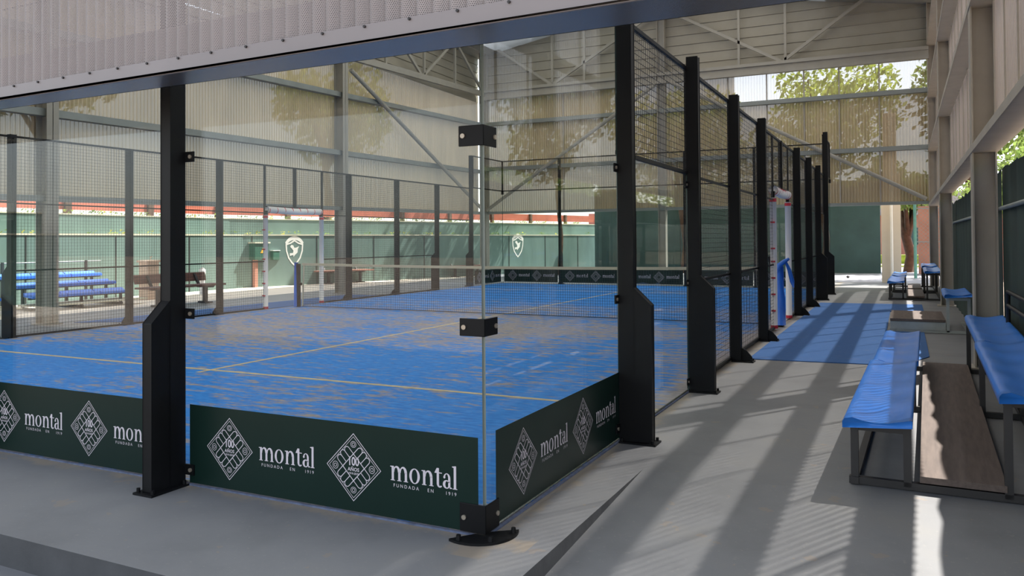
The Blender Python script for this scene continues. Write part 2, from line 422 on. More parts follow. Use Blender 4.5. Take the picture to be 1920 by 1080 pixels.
m.hexa([(a, bk(a)-.006, 2.2), (b, bk(b)-.006, 2.2), (b, bk(b), 2.2), (a, bk(a), 2.2), (a, bk(a)-.006, 2.5), (b, bk(b)-.006, 2.5), (b, bk(b), 2.5), (a, bk(a), 2.5)])
t4 = struct(m.build('trim_4', FLASH))
for x in [-2.55+.22*i for i in range(17)]:
    MB().tube([(x, fr(x)-.004, 2.262), (x, fr(x)-.014, 2.262)], .006, 6).build('screw', DKMET, t4, world=False)
struct(MB().box(-13.6, 3.6, -.62, -.58, 4.5, 9.0).build('trim_5', UPPER))
# unseen roof; its translucent strips are added to brighten the court
r = MB(); xs = [-13, -4.9, 3.2]; 
def rz(x): return 9.4-abs(x+4.9)*.17
for k in range(12):
    y0 = -1.2+2*k; y1 = y0+2
    mi = 1
    for a, b in ((xl(y0)-.4, -4.9), (-4.9, 2.85)):
        segs = [(0, .12, 0), (.12, .88, mi), (.88, 1, 0)] if a < -10 else [(0, .1, 0), (.1, .6, mi), (.6, 1, 0)]
        for s0, s1, mm in segs:
            xa = a+(b-a)*s0; xb = a+(b-a)*s1
            r.face([(xa, y0, rz(xa)), (xb, y0, rz(xb)), (xb, y1, rz(xb)), (xa, y1, rz(xa))], mm)
struct(r.build('ceiling', [ROOF, SKYL_ADDED]))

# girts: horizontal rails on each wall
tn = [6]
def trim(m, mat): tn[0] += 1; return struct(m.build('trim_%d' % (tn[0]-1), mat))
def girt_l(za, zb, h=.13):
    ya, yb = -.8, 22.45
    xa, xb = xl(ya), xl(yb)
    trim(MB().hexa([(xa-.28, ya, za), (xa-.1, ya, za), (xb-.1, yb, zb), (xb-.28, yb, zb), (xa-.28, ya, za+h), (xa-.1, ya, za+h), (xb-.1, yb, zb+h), (xb-.28, yb, zb+h)]), GIRT)
girt_l(2.05, 2.36, .10); girt_l(3.52, 3.86); girt_l(4.82, 5.60); 
trim(MB().hexa([(-11.5, -.8, 5.85), (-11.38, -.8, 5.85), (-11.88, 22.4, 6.66), (-12.0, 22.4, 6.66), (-11.5, -.8, 6.03), (-11.38, -.8, 6.03), (-11.88, 22.4, 6.84), (-12.0, 22.4, 6.84)]), STEEL)
for z, h, mt in ((2.36, .09, GIRT), (3.94, .13, GIRT), (5.58, .13, GIRT)):
    trim(MB().box(-12.05, 2.5, 22.40, 22.58, z, z+h), mt)
trim(MB().box(-11.9, 2.5, 22.28, 22.44, 6.52, 6.62).box(-11.9, 2.5, 22.34, 22.38, 6.62, 6.78).box(-11.9, 2.5, 22.28, 22.44, 6.78, 6.88), STEEL)
for z in (2.30, 3.86, 5.40, 6.9):
    m = MB(); m.box(2.46, 2.70 if z < 3 else 2.675, -1, 22.45, z, z+.012); m.box(2.45, 2.462, -1, 22.45, z-.0, z+.075)
    trim(m, STEEL_R)
# vertical mullions in the far cladding (sheet joints)
for i, u in enumerate((-8.9, -6.9, -3.2, -2.0, -.9, .1, 1.2)):
    trim(MB().box(u-.02, u+.02, 22.585, 22.605, 2.45, 6.8), STEEL_R)

# trusses
def truss(name, label, nodes_fn, mat=STEEL):
    t = thing(name, label, 'truss', nodes_fn['o']); o = nodes_fn
    for k in ('bottom_chord', 'top_chord'):
        if k in o: MB().bar(*o[k], .12, .12).build(k, mat, t)
    for s in o['diagonal']: MB().bar(*s, .07, .09).build('diagonal', mat, t)
    for s in o['vertical']: MB().bar(*s, .07, .07).build('vertical', mat, t)
Y = 22.36
truss('roof_truss', 'light grey steel truss across the top of the far wall', dict(o=(-5, Y, 6.9),
    top_chord=((-12, Y, 9.0), (2.6, Y, 9.0)),
    diagonal=[((-12, Y, 8.75), (-9.2, Y, 6.85)), ((-9.2, Y, 6.85), (-5.35, Y, 9.0)), ((-5.25, Y, 9.0), (-1.5, Y, 6.85)), ((-1.5, Y, 6.85), (1.6, Y, 9.0))],
    vertical=[((-9.2, Y, 6.85), (-9.2, Y, 9)), ((-8.0, Y, 6.85), (-8.0, Y, 9)), ((-1.4, Y, 6.85), (-1.4, Y, 9)), ((-2.8, Y, 6.85), (-2.8, Y, 9))]))
X = -11.86
truss('roof_truss', 'light grey steel truss running along the top of the left wall', dict(o=(X, 18, 6.6),
    top_chord=((X, 2, 8.25), (X, 22.3, 8.25)),
    diagonal=[((X, 15.9, 8.2), (X, 18.1, 6.62)), ((X, 18.1, 6.62), (X, 20.1, 8.2)), ((X, 20.2, 8.2), (X, 22.2, 6.75)), ((X, 14.2, 6.5), (X, 15.8, 8.2))],
    vertical=[((X, 16.1, 6.5), (X, 16.1, 8.2)), ((X, 18.2, 6.6), (X, 18.2, 8.2)), ((X, 20.15, 6.65), (X, 20.15, 8.2))]))
def brace(label, p, q):
    t = MB().tube([p, q], .06, 10).build('diagonal_brace', STEEL); tag(t, label, 'brace', 'round wind braces')
brace('long diagonal brace falling from the left wall column to the hall corner', (-11.75, 14.3, 6.1), (-11.95, 22.3, 2.5))
brace('diagonal brace in the left half of the far wall, seen through the glass', (-11.8, 22.3, 2.5), (-5.5, 22.3, 6.5))
brace('diagonal brace in the right half of the far wall, ending above the tree opening', (2.4, 22.3, 2.5), (-5.1, 22.3, 6.6))

# ================================================================== COURT
t = MB(); t.box(-9.99, -.01, .01, 19.99, .0, .012)
court = tag(t.build('artificial_turf_court', TURF), 'blue artificial turf padel court floor dusted with sand', 'court floor')
def line(m, name): return m.build(name, LINE, court)
line(MB().box(-9.98, -.02, 3.0, 3.06, .0122, .0145), 'service_line')
line(MB().box(-9.98, -.02, 16.94, 17.0, .0122, .0145), 'service_line')
line(MB().box(-5.03, -4.97, 2.85, 17.15, .0122, .0148), 'centre_line')
# blue turf fringe under glass edges
f = MB(); f.box(-10.03, -.0, -.016, -.0, 0, .008); f.box(.0, .016, -.0, 4, 0, .008)
f.build('turf_fringe', simple('worn_turf_edge', srgb(96, 106, 130), .9, var=.3, scale=20), court)
tag(MB().prism([(.16, 6.2), (1.75, 6.35), (2.05, 7.2), (2.05, 9.9), (1.55, 9.9), (1.55, 13.35), (2.12, 13.4), (2.12, 15.3), (.16, 15.1)], 'z', .001, .010).build('artificial_turf_strip', CARPET),
    'flat blue turf mat outside the right-hand gate', 'turf mat')
tag(MB().prism([(-11.35, 5.9), (-10.16, 6.6), (-10.16, 13.6), (-11.3, 13.6)], 'z', .001, .010).build('artificial_turf_strip', CARPET),
    'flat blue turf mat outside the left-hand gate', 'turf mat')

# ---- glass panes
def pane(label, axis, a, b, z1, group, c=0.0, z0=.02):
    """12 mm pane; axis 'x': plane Y=c from X=a..b ; axis 'y': plane X=c"""
    t = .006; a += .006; b -= .006
    m = MB()
    mis = lambda big: big
    if axis == 'x': m.box(a, b, c-t, c+t, z0, z1, mis=[1, 1, 0, 2, 0, 1])
    else: m.box(c-t, c+t, a, b, z0, z1, mis=[1, 1, 2, 0, 1, 0])
    return tag(m.build('glass_panel', [GLASS, GEDGE, GEDGE_L]), label, 'glass panel', group)
GP = 'glass walls of the court'
pane('clear glass panel in front, right one meeting the near corner bracket', 'x', -2, 0, 3, GP)
pane('clear glass panel in front, left of the front post', 'x', -4, -2, 3, GP)
pane('clear glass panel on the right side, between the near corner and the first side post', 'y', 0, 2, 3, GP)
pane('clear glass panel on the right side, second one, under the first wire mesh', 'y', 2, 4, 2, GP)
pane('clear glass panel on the left side, before the leftmost black post', 'y', 2, 4, 2, GP, -10)
pane('clear far glass panel on the left side, between the two thick gusseted posts', 'y', 16, 18, 2, GP, -10)
pane('clear far glass panel on the left side at the far corner', 'y', 18, 20, 3, GP, -10)
pane('clear far glass panel on the right side, short one below the wire mesh', 'y', 16, 18, 2, GP, 0)
pane('clear far glass panel on the right side at the far corner', 'y', 18, 20, 3, GP, 0)
fl = ['leftmost', 'second from the left', 'middle', 'second from the right', 'rightmost']
for i in range(5):
    pane('glass panel of the far end wall, %s' % fl[i], 'x', -10+2*i, -8+2*i, 3, 'far end glass panels', 20)

# ---- posts
def post(label, x, y, out, H, gusset, group, foot=True, wide=False, th=.08, clampz=None, cdir=None, dep=.10):
    """out: unit outward vector (2D). Profile is built in (o = outward, s = along wall)."""
    t = thing('fence_post', label, 'post', (x, y, 0), group)
    o = Vector(out); s = Vector((-o.y, o.x))
    def P(a, b, z): q = Vector((x, y))+o*a+s*b; return (q.x, q.y, z)
    def slab(m, prof, b0, b1):
        n = len(prof); i = len(m.v); m.v += [P(a, b0, z) for a, z in prof]+[P(a, b1, z) for a, z in prof]
        m.f += [tuple(i+j for j in range(n)), tuple(i+n+j for j in reversed(range(n)))]; m.m += [0, 0]
        for j in range(n): m.f.append((i+j, i+(j+1) % n, i+n+(j+1) % n, i+n+j)); m.m.append(0)
        return m
    g = .015
    m = slab(MB(), [(g, .012), (g+dep, .012), (g+dep, H), (g, H)], -th/2, th/2)
    m.build('upright', BLACK, t, bevel=.004)
    if gusset == 'wide':
        slab(MB(), [(g+dep, .012), (g+dep+.125, .012), (g+dep+.125, .95), (g+dep, 1.07)], -th/2+.004, th/2-.004).build('gusset', BLACK, t, bevel=.003)
        e = g+dep+.125
    elif gusset == 'foot':
        slab(MB(), [(g+dep, .012), (g+dep+.13, .012), (g+dep+.12, .06), (g+dep+.06, .13), (g+dep, .16)], -.01, .01).build('gusset', BLACK, t)
        e = g+dep+.11
    else: e = g+dep
    if foot:
        slab(MB(), [(g+.001, 0), (e+.035, 0), (e+.035, .012), (g+.001, .012)], -th/2-.035, th/2+.035).build('base_plate', BLACK, t)
        for a, b in ((e+.012, -th/2-.017), (e+.012, th/2+.017), (g+.02, -th/2-.017), (g+.02, th/2+.017)):
            MB().tube([P(a, b, .012), P(a, b, .034)], .011, 6).build('bolt', BLACK, t)
    for z in (clampz or []):
        for sd in (cdir or (1,)):
            b0, b1 = (th/2, th/2+.07) if sd > 0 else (-th/2-.07, -th/2)
            m = slab(MB(), [(.008, z-.03), (.018, z-.03), (.018, z+.03), (.008, z+.03)], b0-.03*(sd > 0), b1+.03*(sd < 0))
            cl = m.build('glass_clamp', BLACK, t)
            bm = (b0+b1)/2+.012*sd
            MB().tube([P(.018, bm, z), P(.026, bm, z)], .012, 8).build('clamp_bolt', BOLT, cl)
    return t
FRONT = 'black posts of the front glass'
post('tall black post in front of the front glass, green banners on either side', -2, 0, (0, -1), 3.95, 'wide', FRONT, clampz=(.09, .99, 1.9), cdir=(1, -1))
post('black front post at the left end of the leftmost green banner', -4, 0, (0, -1), 3.95, 'wide', FRONT, clampz=(.09, .99, 1.9), cdir=(1, -1))
RS = 'black posts of the right side fence'
post('nearest black post of the right side, standing at the end of the side banner', 0, 2, (1, 0), 3.95, 'wide', RS, clampz=(.1, .99, 1.9), cdir=(-1,))
post('second black post of the right side, thicker in its lower half', 0, 4, (1, 0), 3.08, 'wide', RS, clampz=(.1, 1.0, 1.9), cdir=(-1,))
post('third black post of the right side, with a small foot plate', 0, 6, (1, 0), 3.05, 'foot', RS)
post('fourth black post of the right side, just before the padded gate', 0, 8, (1, 0), 3.05, 'foot', RS)
post('fifth black post of the right side, first one beyond the gate', 0, 12, (1, 0), 3.05, 'foot', RS)
post('sixth black post of the right side, beyond the gate', 0, 14, (1, 0), 3.05, 'foot', RS)
post('seventh black post of the right side, thick-footed, last but one', 0, 16, (1, 0), 3.05, 'wide', RS)
post('farthest black post of the right side, rising above all the others', 0, 18, (1, 0), 4.05, 'wide', RS)
LS = 'black posts of the left side fence'
post('leftmost black post in the photo, thick lower half', -10, 4, (-1, 0), 3.02, 'wide', LS)
post('second black post from the left edge, beside the brown bench', -10, 6, (-1, 0), 3.0, 'foot', LS)
post('black post of the left fence between the brown bench and the gate', -10, 8, (-1, 0), 3.0, 'foot', LS)
post('black post of the left fence just beyond the gate', -10, 12, (-1, 0), 3.0, 'foot', LS)
post('black left fence post, second beyond the gate', -10, 14, (-1, 0), 3.0, 'foot', LS)
post('black left fence post, third beyond the gate, thick lower half', -10, 16, (-1, 0), 3.0, 'wide', LS)
post('tall black left fence post nearest the far left corner', -10, 18, (-1, 0), 4.0, 'wide', LS)
for i, x in enumerate((-8, -6, -4, -2)):
    post('slim black post behind the far glass wall, %s' % ['leftmost of four', 'second from left', 'third from left', 'rightmost of four'][i],
         x, 20, (0, 1), 4.0, 'wide', 'posts of the far end wall', th=.06)
    # clamps on the court side
for nm, x in (('left', -10), ('right', 0)):
    t = MB().box(x-.02, x+.02, 19.98, 20.02, 3.0, 4.0).box(x-.03, x+.03, 19.97, 20.03, 2.9, 3.0).build('corner_mullion', BLACK)
    tag(t, 'short black corner upright above the far %s glass corner' % nm, 'upright')

# clamps that grip the far glass (court side), one thing per joint is part of the posts above
# ---- corner brackets at the near corner
def bracket(label, z0, z1, foot=False):
    t = thing('corner_bracket', label, 'bracket', (0, 0, z0 if not foot else 0), 'black corner brackets')
    L = .125 if not foot else .13; th = .006; o = .0065
    MB().box(-L, o+th, -o-th, -o, z0, z1).box(o, o+th, -o-th, L, z0, z1).build('angle_plate', BLACK, t, bevel=.004)
    zc = (z0+z1)/2
    for p, q in (((-L+.025, -o-th, zc), (-L+.025, -o-th-.007, zc)), ((o+th, L-.025, zc), (o+th+.007, L-.025, zc))):
        MB().tube([p, q], .012, 10).build('bolt', BOLT, t)
    if foot:
        pts = []
        for k in range(13):
            a = R(-225+270*k/12+45) ; pts.append(None)
        # quarter-round plate bulging outwards
        c = (-.10, .10); arc = []
        for k in range(15):
            a = R(-90-25+ (140)*k/14); arc.append((-.05+.185*math.cos(a)+.0, .05+.185*math.sin(a)))
        MB().prism(arc+[(-.02, .02)], 'z', 0, .012).build('base_plate', BLACK, t)
        for a in (-100, -45, 10):
            x, y = -.05+.165*math.cos(R(a)), .05+.165*math.sin(R(a))
            MB().tube([(x, y, .012), (x, y, .036)], [.014, .011], 8).build('bolt', BLACK, t)
bracket('upper black angle bracket with round bolts on the near glass corner', 1.855, 1.955)
bracket('middle black angle bracket with round bolts on the near glass corner', .945, 1.03)
bracket('black foot bracket with rounded base plate at the near glass corner', .014, .15, True)

# ---- wire mesh panels
def mesh_panel(label, axis, c, a, b, z0, z1, rails, group, pitch=.05):
    """axis 'y' : plane X=c spanning Y a..b; axis 'x': plane Y=c spanning X a..b"""
    def Q(u, z, w=0): return (c+w, u, z) if axis == 'y' else (u, c+w, z)
    t = thing('wire_mesh_panel', label, 'fence panel', Q((a+b)/2, z0), group)
    m = MB()
    for z in [z0+.015, z1-.015]: m.bar(Q(a, z), Q(b, z), .03, .03)
    for u in (a+.012, b-.012): m.bar(Q(u, z0), Q(u, z1), .024, .024)
    m.build('frame', BLACK, t)
    for z in rails: MB().bar(Q(a, z), Q(b, z), .022, .022).build('rail', BLACK, t)
    m = MB(); wr_ = .0032
    n = int(round((b-a)/pitch))
    for i in range(1, n): u = a+(b-a)*i/n; m.bar(Q(u, z0+.02, .004), Q(u, z1-.02, .004), wr_)
    n = int(round((z1-z0)/pitch))
    for i in range(1, n): z = z0+(z1-z0)*i/n; m.bar(Q(a+.01, z, -.0), Q(b-.01, z, -.0), wr_)
    m.build('wire_grid', WIRE, t)
G = 'wire mesh panels of the left fence'
mesh_panel('wire mesh above the glass at the left edge of the photo', 'y', -10, 2, 4, 2.0, 3.0, [], G)
mesh_panel('full-height wire mesh panel in front of the left steel column', 'y', -10, 4, 6, .02, 3.0, [1.0, 2.0], G)
mesh_panel('full-height wire mesh panel in front of the brown bench', 'y', -10, 6, 8, .02, 3.0, [1.0, 2.0], G)
mesh_panel('narrow wire mesh panel left of the left padded gate', 'y', -10, 8, 9.15, .02, 3.0, [1.0, 2.0], G)
mesh_panel('wire mesh above the left padded gate', 'y', -10, 9.15, 10.95, 2.12, 3.0, [], G)
mesh_panel('narrow wire mesh panel right of the left padded gate', 'y', -10, 10.95, 12, .02, 3.0, [1.0, 2.0], G)
mesh_panel('full-height left wire mesh panel, second beyond the gate', 'y', -10, 12, 14, .02, 3.0, [1.0, 2.0], G)
mesh_panel('full-height left wire mesh panel, last one before the far glass', 'y', -10, 14, 16, .02, 3.0, [1.0, 2.0], G)
mesh_panel('wire mesh over the short far glass on the left', 'y', -10, 16, 18, 2.0, 3.0, [], G)
mesh_panel('high wire mesh over the far left glass corner, side facing the gate', 'y', -10, 18, 20, 3.0, 4.0, [], G)
tag(MB().box(-10.03, -9.97, 10.02, 10.08, 2.12, 3.0).build('mullion', BLACK), 'short black upright hanging above the left padded gate', 'upright')
G = 'wire mesh panels of the right fence'
mesh_panel('nearest wire mesh of the right side, above the second glass', 'y', 0, 2, 4, 2.0, 3.0, [], G)
mesh_panel('full-height wire mesh between second and third right posts', 'y', 0, 4, 6, .02, 3.0, [1.0, 2.0], G)
mesh_panel('full-height wire mesh between third and fourth right posts', 'y', 0, 6, 8, .02, 3.0, [1.0, 2.0], G)
mesh_panel('narrow wire mesh before the right padded gate', 'y', 0, 8, 9.4, .02, 3.0, [1.0, 2.0], G)
mesh_panel('wire mesh above the right padded gate', 'y', 0, 9.4, 11.2, 2.2, 3.0, [], G)
mesh_panel('narrow wire mesh beyond the right padded gate', 'y', 0, 11.2, 12, .02, 3.0, [1.0, 2.0], G)
mesh_panel('full-height right wire mesh, second beyond the gate', 'y', 0, 12, 14, .02, 3.0, [1.0, 2.0], G)
mesh_panel('full-height right wire mesh, third beyond the gate', 'y', 0, 14, 16, .02, 3.0, [1.0, 2.0], G)
mesh_panel('wire mesh over the short far glass on the right', 'y', 0, 16, 18, 2.0, 3.0, [], G)
mesh_panel('high wire mesh over the far right glass corner', 'y', 0, 18, 20, 3.0, 4.0, [], G)
tag(MB().box(-.03, .03, 10.27, 10.33, 2.2, 3.0).build('mullion', BLACK), 'short black upright hanging above the right padded gate', 'upright')
for i in range(5):
    mesh_panel('wire mesh topping the far end wall, %s' % fl[i], 'x', 20, -10+2*i, -8+2*i, 3.0, 4.0, [], 'wire mesh topping the far end wall')

# ---- padded gates
def gate(side, x, y0, y1, zt, zp):
    t = thing('padded_gateway', 'white padded gateway with red ties in the %s fence' % side, 'gateway', (x, (y0+y1)/2, 0))
    for i, y in enumerate((y0, y1)):
        p = MB().tube([(x, y, .03), (x, y, zp)], .05, 14).build('post_padding', PAD, t, smooth=True)
        for k, z in enumerate((.05, .3, .55, .8, 1.05, 1.25, 1.65, zp-.04)):
            big = k in (0, 7)
            if big: MB().tube([(x, y, z-.025), (x, y, z+.025)], .053, 14).build('tie', RED, p)
            else: MB().box(x-.03, x+.03, y-.06*(1 if i == 0 else -1)-.008, y-.045*(1 if i == 0 else -1)+.008, z-.012, z+.012).build('tie', RED, p)
    p = MB().tube([(x, y0+.04, zt+.02), (x, (y0+y1)/2, zt-.0), (x, y1-.04, zt+.02)], .07, 14).build('lintel_padding', PAD, t, smooth=True)
    for k in range(8):
        y = y0+.07+(y1-y0-.14)*k/7
        MB().tube([(x, y-.008, zt+.012), (x, y+.008, zt+.012)], .0725 if k in (0, 7) else .0715, 14).build('tie', RED, p)
    MB().box(x-.025, x+.025, y0-.02, y0+.05, zp, zt).box(x-.025, x+.025, y1-.05, y1+.02, zp, zt).build('frame_corner', BLACK, t)
gate('left', -10, 9.17, 10.93, 2.05, 1.96)
gate('right', 0, 9.42, 11.18, 2.13, 2.03)

# ---- net
net = thing('padel_net', 'black padel net with cream top tape across the court', 'net', (-5, 10, 0))
def nh(x): return .89+.035*((x+5)/4.9)**2
m = MB(); n = 216; x0, x1 = -9.75, -.2
for i in range(n+1):
    x = x0+(x1-x0)*i/n; m.bar((x, 10, .03), (x, 10, nh(x)), .0035)
for j in range(19):
    for s in range(12):
        xa = x0+(x1-x0)*s/12; xb = x0+(x1-x0)*(s+1)/12
        f0 = .03+(nh(xa)-.03)*j/18; f1 = .03+(nh(xb)-.03)*j/18
        m.bar((xa, 10, f0), (xb, 10, f1), .0035 if j else .012)
m.build('netting', WIRE, net)
m = MB()
for s in range(24):
    xa = x0+(x1-x0)*s/24; xb = x0+(x1-x0)*(s+1)/24
    m.hexa([(xa, 9.985, nh(xa)-.025), (xb, 9.985, nh(xb)-.025), (xb, 10.015, nh(xb)-.025), (xa, 10.015, nh(xa)-.025), (xa, 9.985, nh(xa)+.025), (xb, 9.985, nh(xb)+.025), (xb, 10.015, nh(xb)+.025), (xa, 10.015, nh(xa)+.025)])
m.build('top_tape', TAPE, net)
for x in (x0, x1): MB().bar((x, 10, .03), (x+(.05 if x < -5 else -.05), 10, .9), .025, .02).build('side_tape', TAPE, net)
def netpost(label, x, s):
    t = thing('net_post', label, 'net post', (x, 10, 0))
    MB().box(x-.03, x+.03, 9.96, 10.04, 0.0, .93).box(x-.08, x+.08, 9.9, 10.1, 0, .012).build('upright', BLACK, t)
    MB().tube([(x-s*.05, 9.99, .02), (x-s*.05, 9.99, .96)], [.055, .04], 12).build('blue_padding', BLUEPAD, t, smooth=True)
    MB().tube([(x+s*.05, 9.98, .5), (x+s*.10, 9.98, .5)], .03, 8).build('crank', BLACK, t)
    return t
netpost('left net post in a blue padded sleeve, standing in the left gateway', -9.86, 1)
np_ = netpost('right net post with blue sleeve and knotted blue wrap', -.02, -1)
MB().tube([(.02, 9.93, .03), (.03, 9.93, .45), (-.01, 9.93, .9), (.0, 9.93, .98)], [.085, .07, .05, .03], 10).build('blue_wrap', BLUEPAD, np_, smooth=True)
MB().tube([(-.03, 9.9, .85), (.02, 9.9, .98), (.10, 9.92, 1.04), (.16, 9.95, 1.08)], [.035, .04, .035, .02], 8).build('blue_strap', BLUEPAD, np_, smooth=True)
MB().tube([(.11, 9.95, 1.03), (.16, 9.97, .9), (.2, 9.98, .72), (.22, 9.98, .62)], [.02, .03, .035, .01], 8).build('blue_strap', BLUEPAD, np_, smooth=True)
MB().tube([(-.1, 9.95, .1), (-.09, 9.95, .8), (-.12, 9.95, 1.12)], [.04, .035, .05], 8).build('black_cover', BLACK, np_, smooth=True)

# ================================================================== BANNERS
class Art:
    """2D drawing lifted onto a banner: (u,v) in metres"""
    def __init__(s): s.polys = []
    def poly(s, pts): s.polys.append(pts)
    def rect(s, a, b, c, d): s.poly([(a, c), (b, c), (b, d), (a, d)])
    def stroke(s, pts, w, closed=False):
        n = len(pts)
        for i in range(n if closed else n-1):
            p = Vector(pts[i]); q = Vector(pts[(i+1) % n]); d = q-p
            if d.length < 1e-6: continue
            d.normalize(); nrm = Vector((-d.y, d.x))*w/2; e = d*w*.35
            s.poly([tuple(p-e-nrm), tuple(q+e-nrm), tuple(q+e+nrm), tuple(p-e+nrm)])
    def band(s, outer, inner):
        for i in range(len(outer)-1): s.poly([outer[i], outer[i+1], inner[i+1], inner[i]])
    def build(s, name, frame, parent, mat=LETTER, off=.0008):
        m = MB(); O, Ud, Nd = frame
        for k, pl in enumerate(s.polys):
            oo = off+.00002*(k % 7)
            pts = [O+Ud*p[0]+Vector((0, 0, p[1]))+Nd*oo for p in pl]
            # area sign -> face outwards
            a = sum(pl[i][0]*pl[(i+1) % len(pl)][1]-pl[(i+1) % len(pl)][0]*pl[i][1] for i in range(len(pl)))
            m.face(pts if a > 0 else pts[::-1])
        return m.build(name, mat, parent)

def ell(cx, cy, rx, ry, a0, a1, n=14): return [(cx+rx*math.cos(R(a0+(a1-a0)*i/n)), cy+ry*math.sin(R(a0+(a1-a0)*i/n))) for i in range(n+1)]
def word_montal(A, x, y, W, full=True):
    """high-contrast serif lettering: m o n t a l, width W, baseline y"""
    k = W/5.72; X = lambda a: x+a*k; Yv = lambda b: y+b*k*1.06
    def rc(a, b, c, d): A.rect(X(a), X(b), Yv(c), Yv(d))
    def bnd(o, i): A.band([(X(a), Yv(b)) for a, b in o], [(X(a), Yv(b)) for a, b in i])
    def stem(a, top, w=.2): rc(a, a+w, 0, top)
    def foot(a, w=.2): rc(a-.09, a+w+.09, 0, .05)
    def flag(a, top): A.poly([(X(a-.13), Yv(top-.02)), (X(a-.13), Yv(top-.07)), (X(a), Yv(top-.09)), (X(a+.2), Yv(top))])
    def arch(a, b, xh):   # from the stem at a to a stem ending right edge b
        c = (a+b)/2-.02; bnd(ell(c+.0, xh-.42, (b-c), .44, 0, 180), ell(c-.06, xh-.42, (b-c)-.17, .32, 0, 180))
    # m
    stem(.1, 1.0); foot(.1); flag(.1, 1.02); arch(.26, .88, 1.02); stem(.68, .62); foot(.68); arch(.84, 1.46, 1.02); stem(1.26, .62); foot(1.26)
    # o
    bnd(ell(2.12, .5, .46, .53, 0, 360, 26), ell(2.12, .5, .25, .47, 0, 360, 26))
    # n
    stem(2.85, 1.0); foot(2.85); flag(2.85, 1.02); arch(3.01, 3.66, 1.02); stem(3.46, .62); foot(3.46)
    # t
    rc(4.02, 4.21, .2, 1.3); A.poly([(X(4.02), Yv(1.3)), (X(3.86), Yv(1.02)), (X(4.02), Yv(.95))]); rc(3.84, 4.46, .95, 1.01)
    bnd(ell(4.27, .26, .25, .28, 180, 320, 10), ell(4.29, .28, .09, .2, 180, 320, 10))
    # a
    rc(4.98, 5.16, .1, .7); bnd(ell(4.87, .68, .29, .34, 0, 165, 12), ell(4.85, .68, .13, .28, 0, 165, 12))
    A.poly(ell(4.66, .74, .09, .09, 0, 360, 12)); bnd(ell(4.84, .27, .31, .29, 30, 360, 18), ell(4.87, .27, .13, .22, 30, 360, 18))
    A.poly([(X(5.1), Yv(.12)), (X(5.12), Yv(0)), (X(5.3), Yv(.02)), (X(5.28), Yv(.08))])
    A.polys[-2:] = A.polys[-2:]
    # l
    stem(5.44, 1.55); foot(5.44); A.poly([(X(5.3), Yv(1.53)), (X(5.3), Yv(1.48)), (X(5.44), Yv(1.44)), (X(5.64), Yv(1.58))])
# the small dot of the letter a is placed through the same scale
def _fix_a(A, x, y, W):
    k = W/5.72
    for i, pl in enumerate(A.polys):
        if len(pl) == 13 and abs(pl[0][0]-4.75) < .02: A.polys[i] = [(x+a*k, y+b*k*1.06) for a, b in pl]

def diamond(A, cx, cy, hw, hh, full=True):
    q = lambda s: [(cx-hw*s, cy), (cx, cy-hh*s), (cx+hw*s, cy), (cx, cy+hh*s)]
    A.stroke(q(1.0), .0035, True); A.stroke(q(.91), .0022, True); A.stroke(q(.40), .0045, True)
    # three loops leaning on each side of the small rhombus
    for sx in (-1, 1):
        for sy in (-1, 1):
            e0 = Vector((cx, cy+sy*hh*.40)); e1 = Vector((cx+sx*hw*.40, cy)); d = (e1-e0)/3
            outn = Vector((sx*hh, sy*hw)).normalized()
            # loops run parallel to the other rhombus side
            run = Vector((sx*hw, sy*hh))*(.235)
            for j in range(3):
                p0 = e0+d*j; p1 = e0+d*(j+1); L = [1.0, 1.12, 1.0][j]
                a = p0+run*L*.72; b = p1+run*L*.72; c = (a+b)/2; rr = (b-a)/2
                pts = [p0, a]+[c-rr*math.cos(R(t))+run.normalized()*rr.length*math.sin(R(t)) for t in range(20, 180, 20)]+[b, p1]
                A.stroke([tuple(p) for p in pts], .0038)
            if full:
                pass
    for dx, dy in ((0, .68), (0, -.68), (.68, 0), (-.68, 0)):
        c = (cx+dx*hw, cy+dy*hh)
        A.stroke(ell(c[0], c[1], .017, .0155 if dx == 0 else .019, 0, 360, 14), .0025)
        A.stroke(ell(c[0], c[1], .0085, .0085, 0, 360, 10), .0025)

def text_polys(txt, size, spacing=1.0, bold=False):
    cu = bpy.data.curves.new('txt', 'FONT'); cu.body = txt; cu.size = size; cu.align_x = 'CENTER'; cu.align_y = 'CENTER'
    cu.space_character = spacing; cu.resolution_u = 3
    if bold: cu.offset = size*.02
    ob = bpy.data.objects.new('txt', cu); COL.objects.link(ob)
    dg = bpy.context.evaluated_depsgraph_get(); me = bpy.data.meshes.new_from_object(ob.evaluated_get(dg))
    out = [[tuple(me.vertices[i].co.xy) for i in p.vertices] for p in me.polygons]
    bpy.data.objects.remove(ob); bpy.data.meshes.remove(me); bpy.data.curves.remove(cu); return out
T_FUN = text_polys('FUNDADA', .024, 1.5); T_EN = text_polys('EN', .024, 1.5); T_YR = text_polys('1919', .024, 1.4)
T_100 = text_polys('100', .062, .95, True); T_AN = text_polys('AÑOS', .026, 1.05, True); T_Y2 = text_polys('1919-2019', .015, 1.0, True)
def put(A, polys, cx, cy, sx=1.0):
    for p in polys: A.poly([(cx+a*sx, cy+b) for a, b in p])

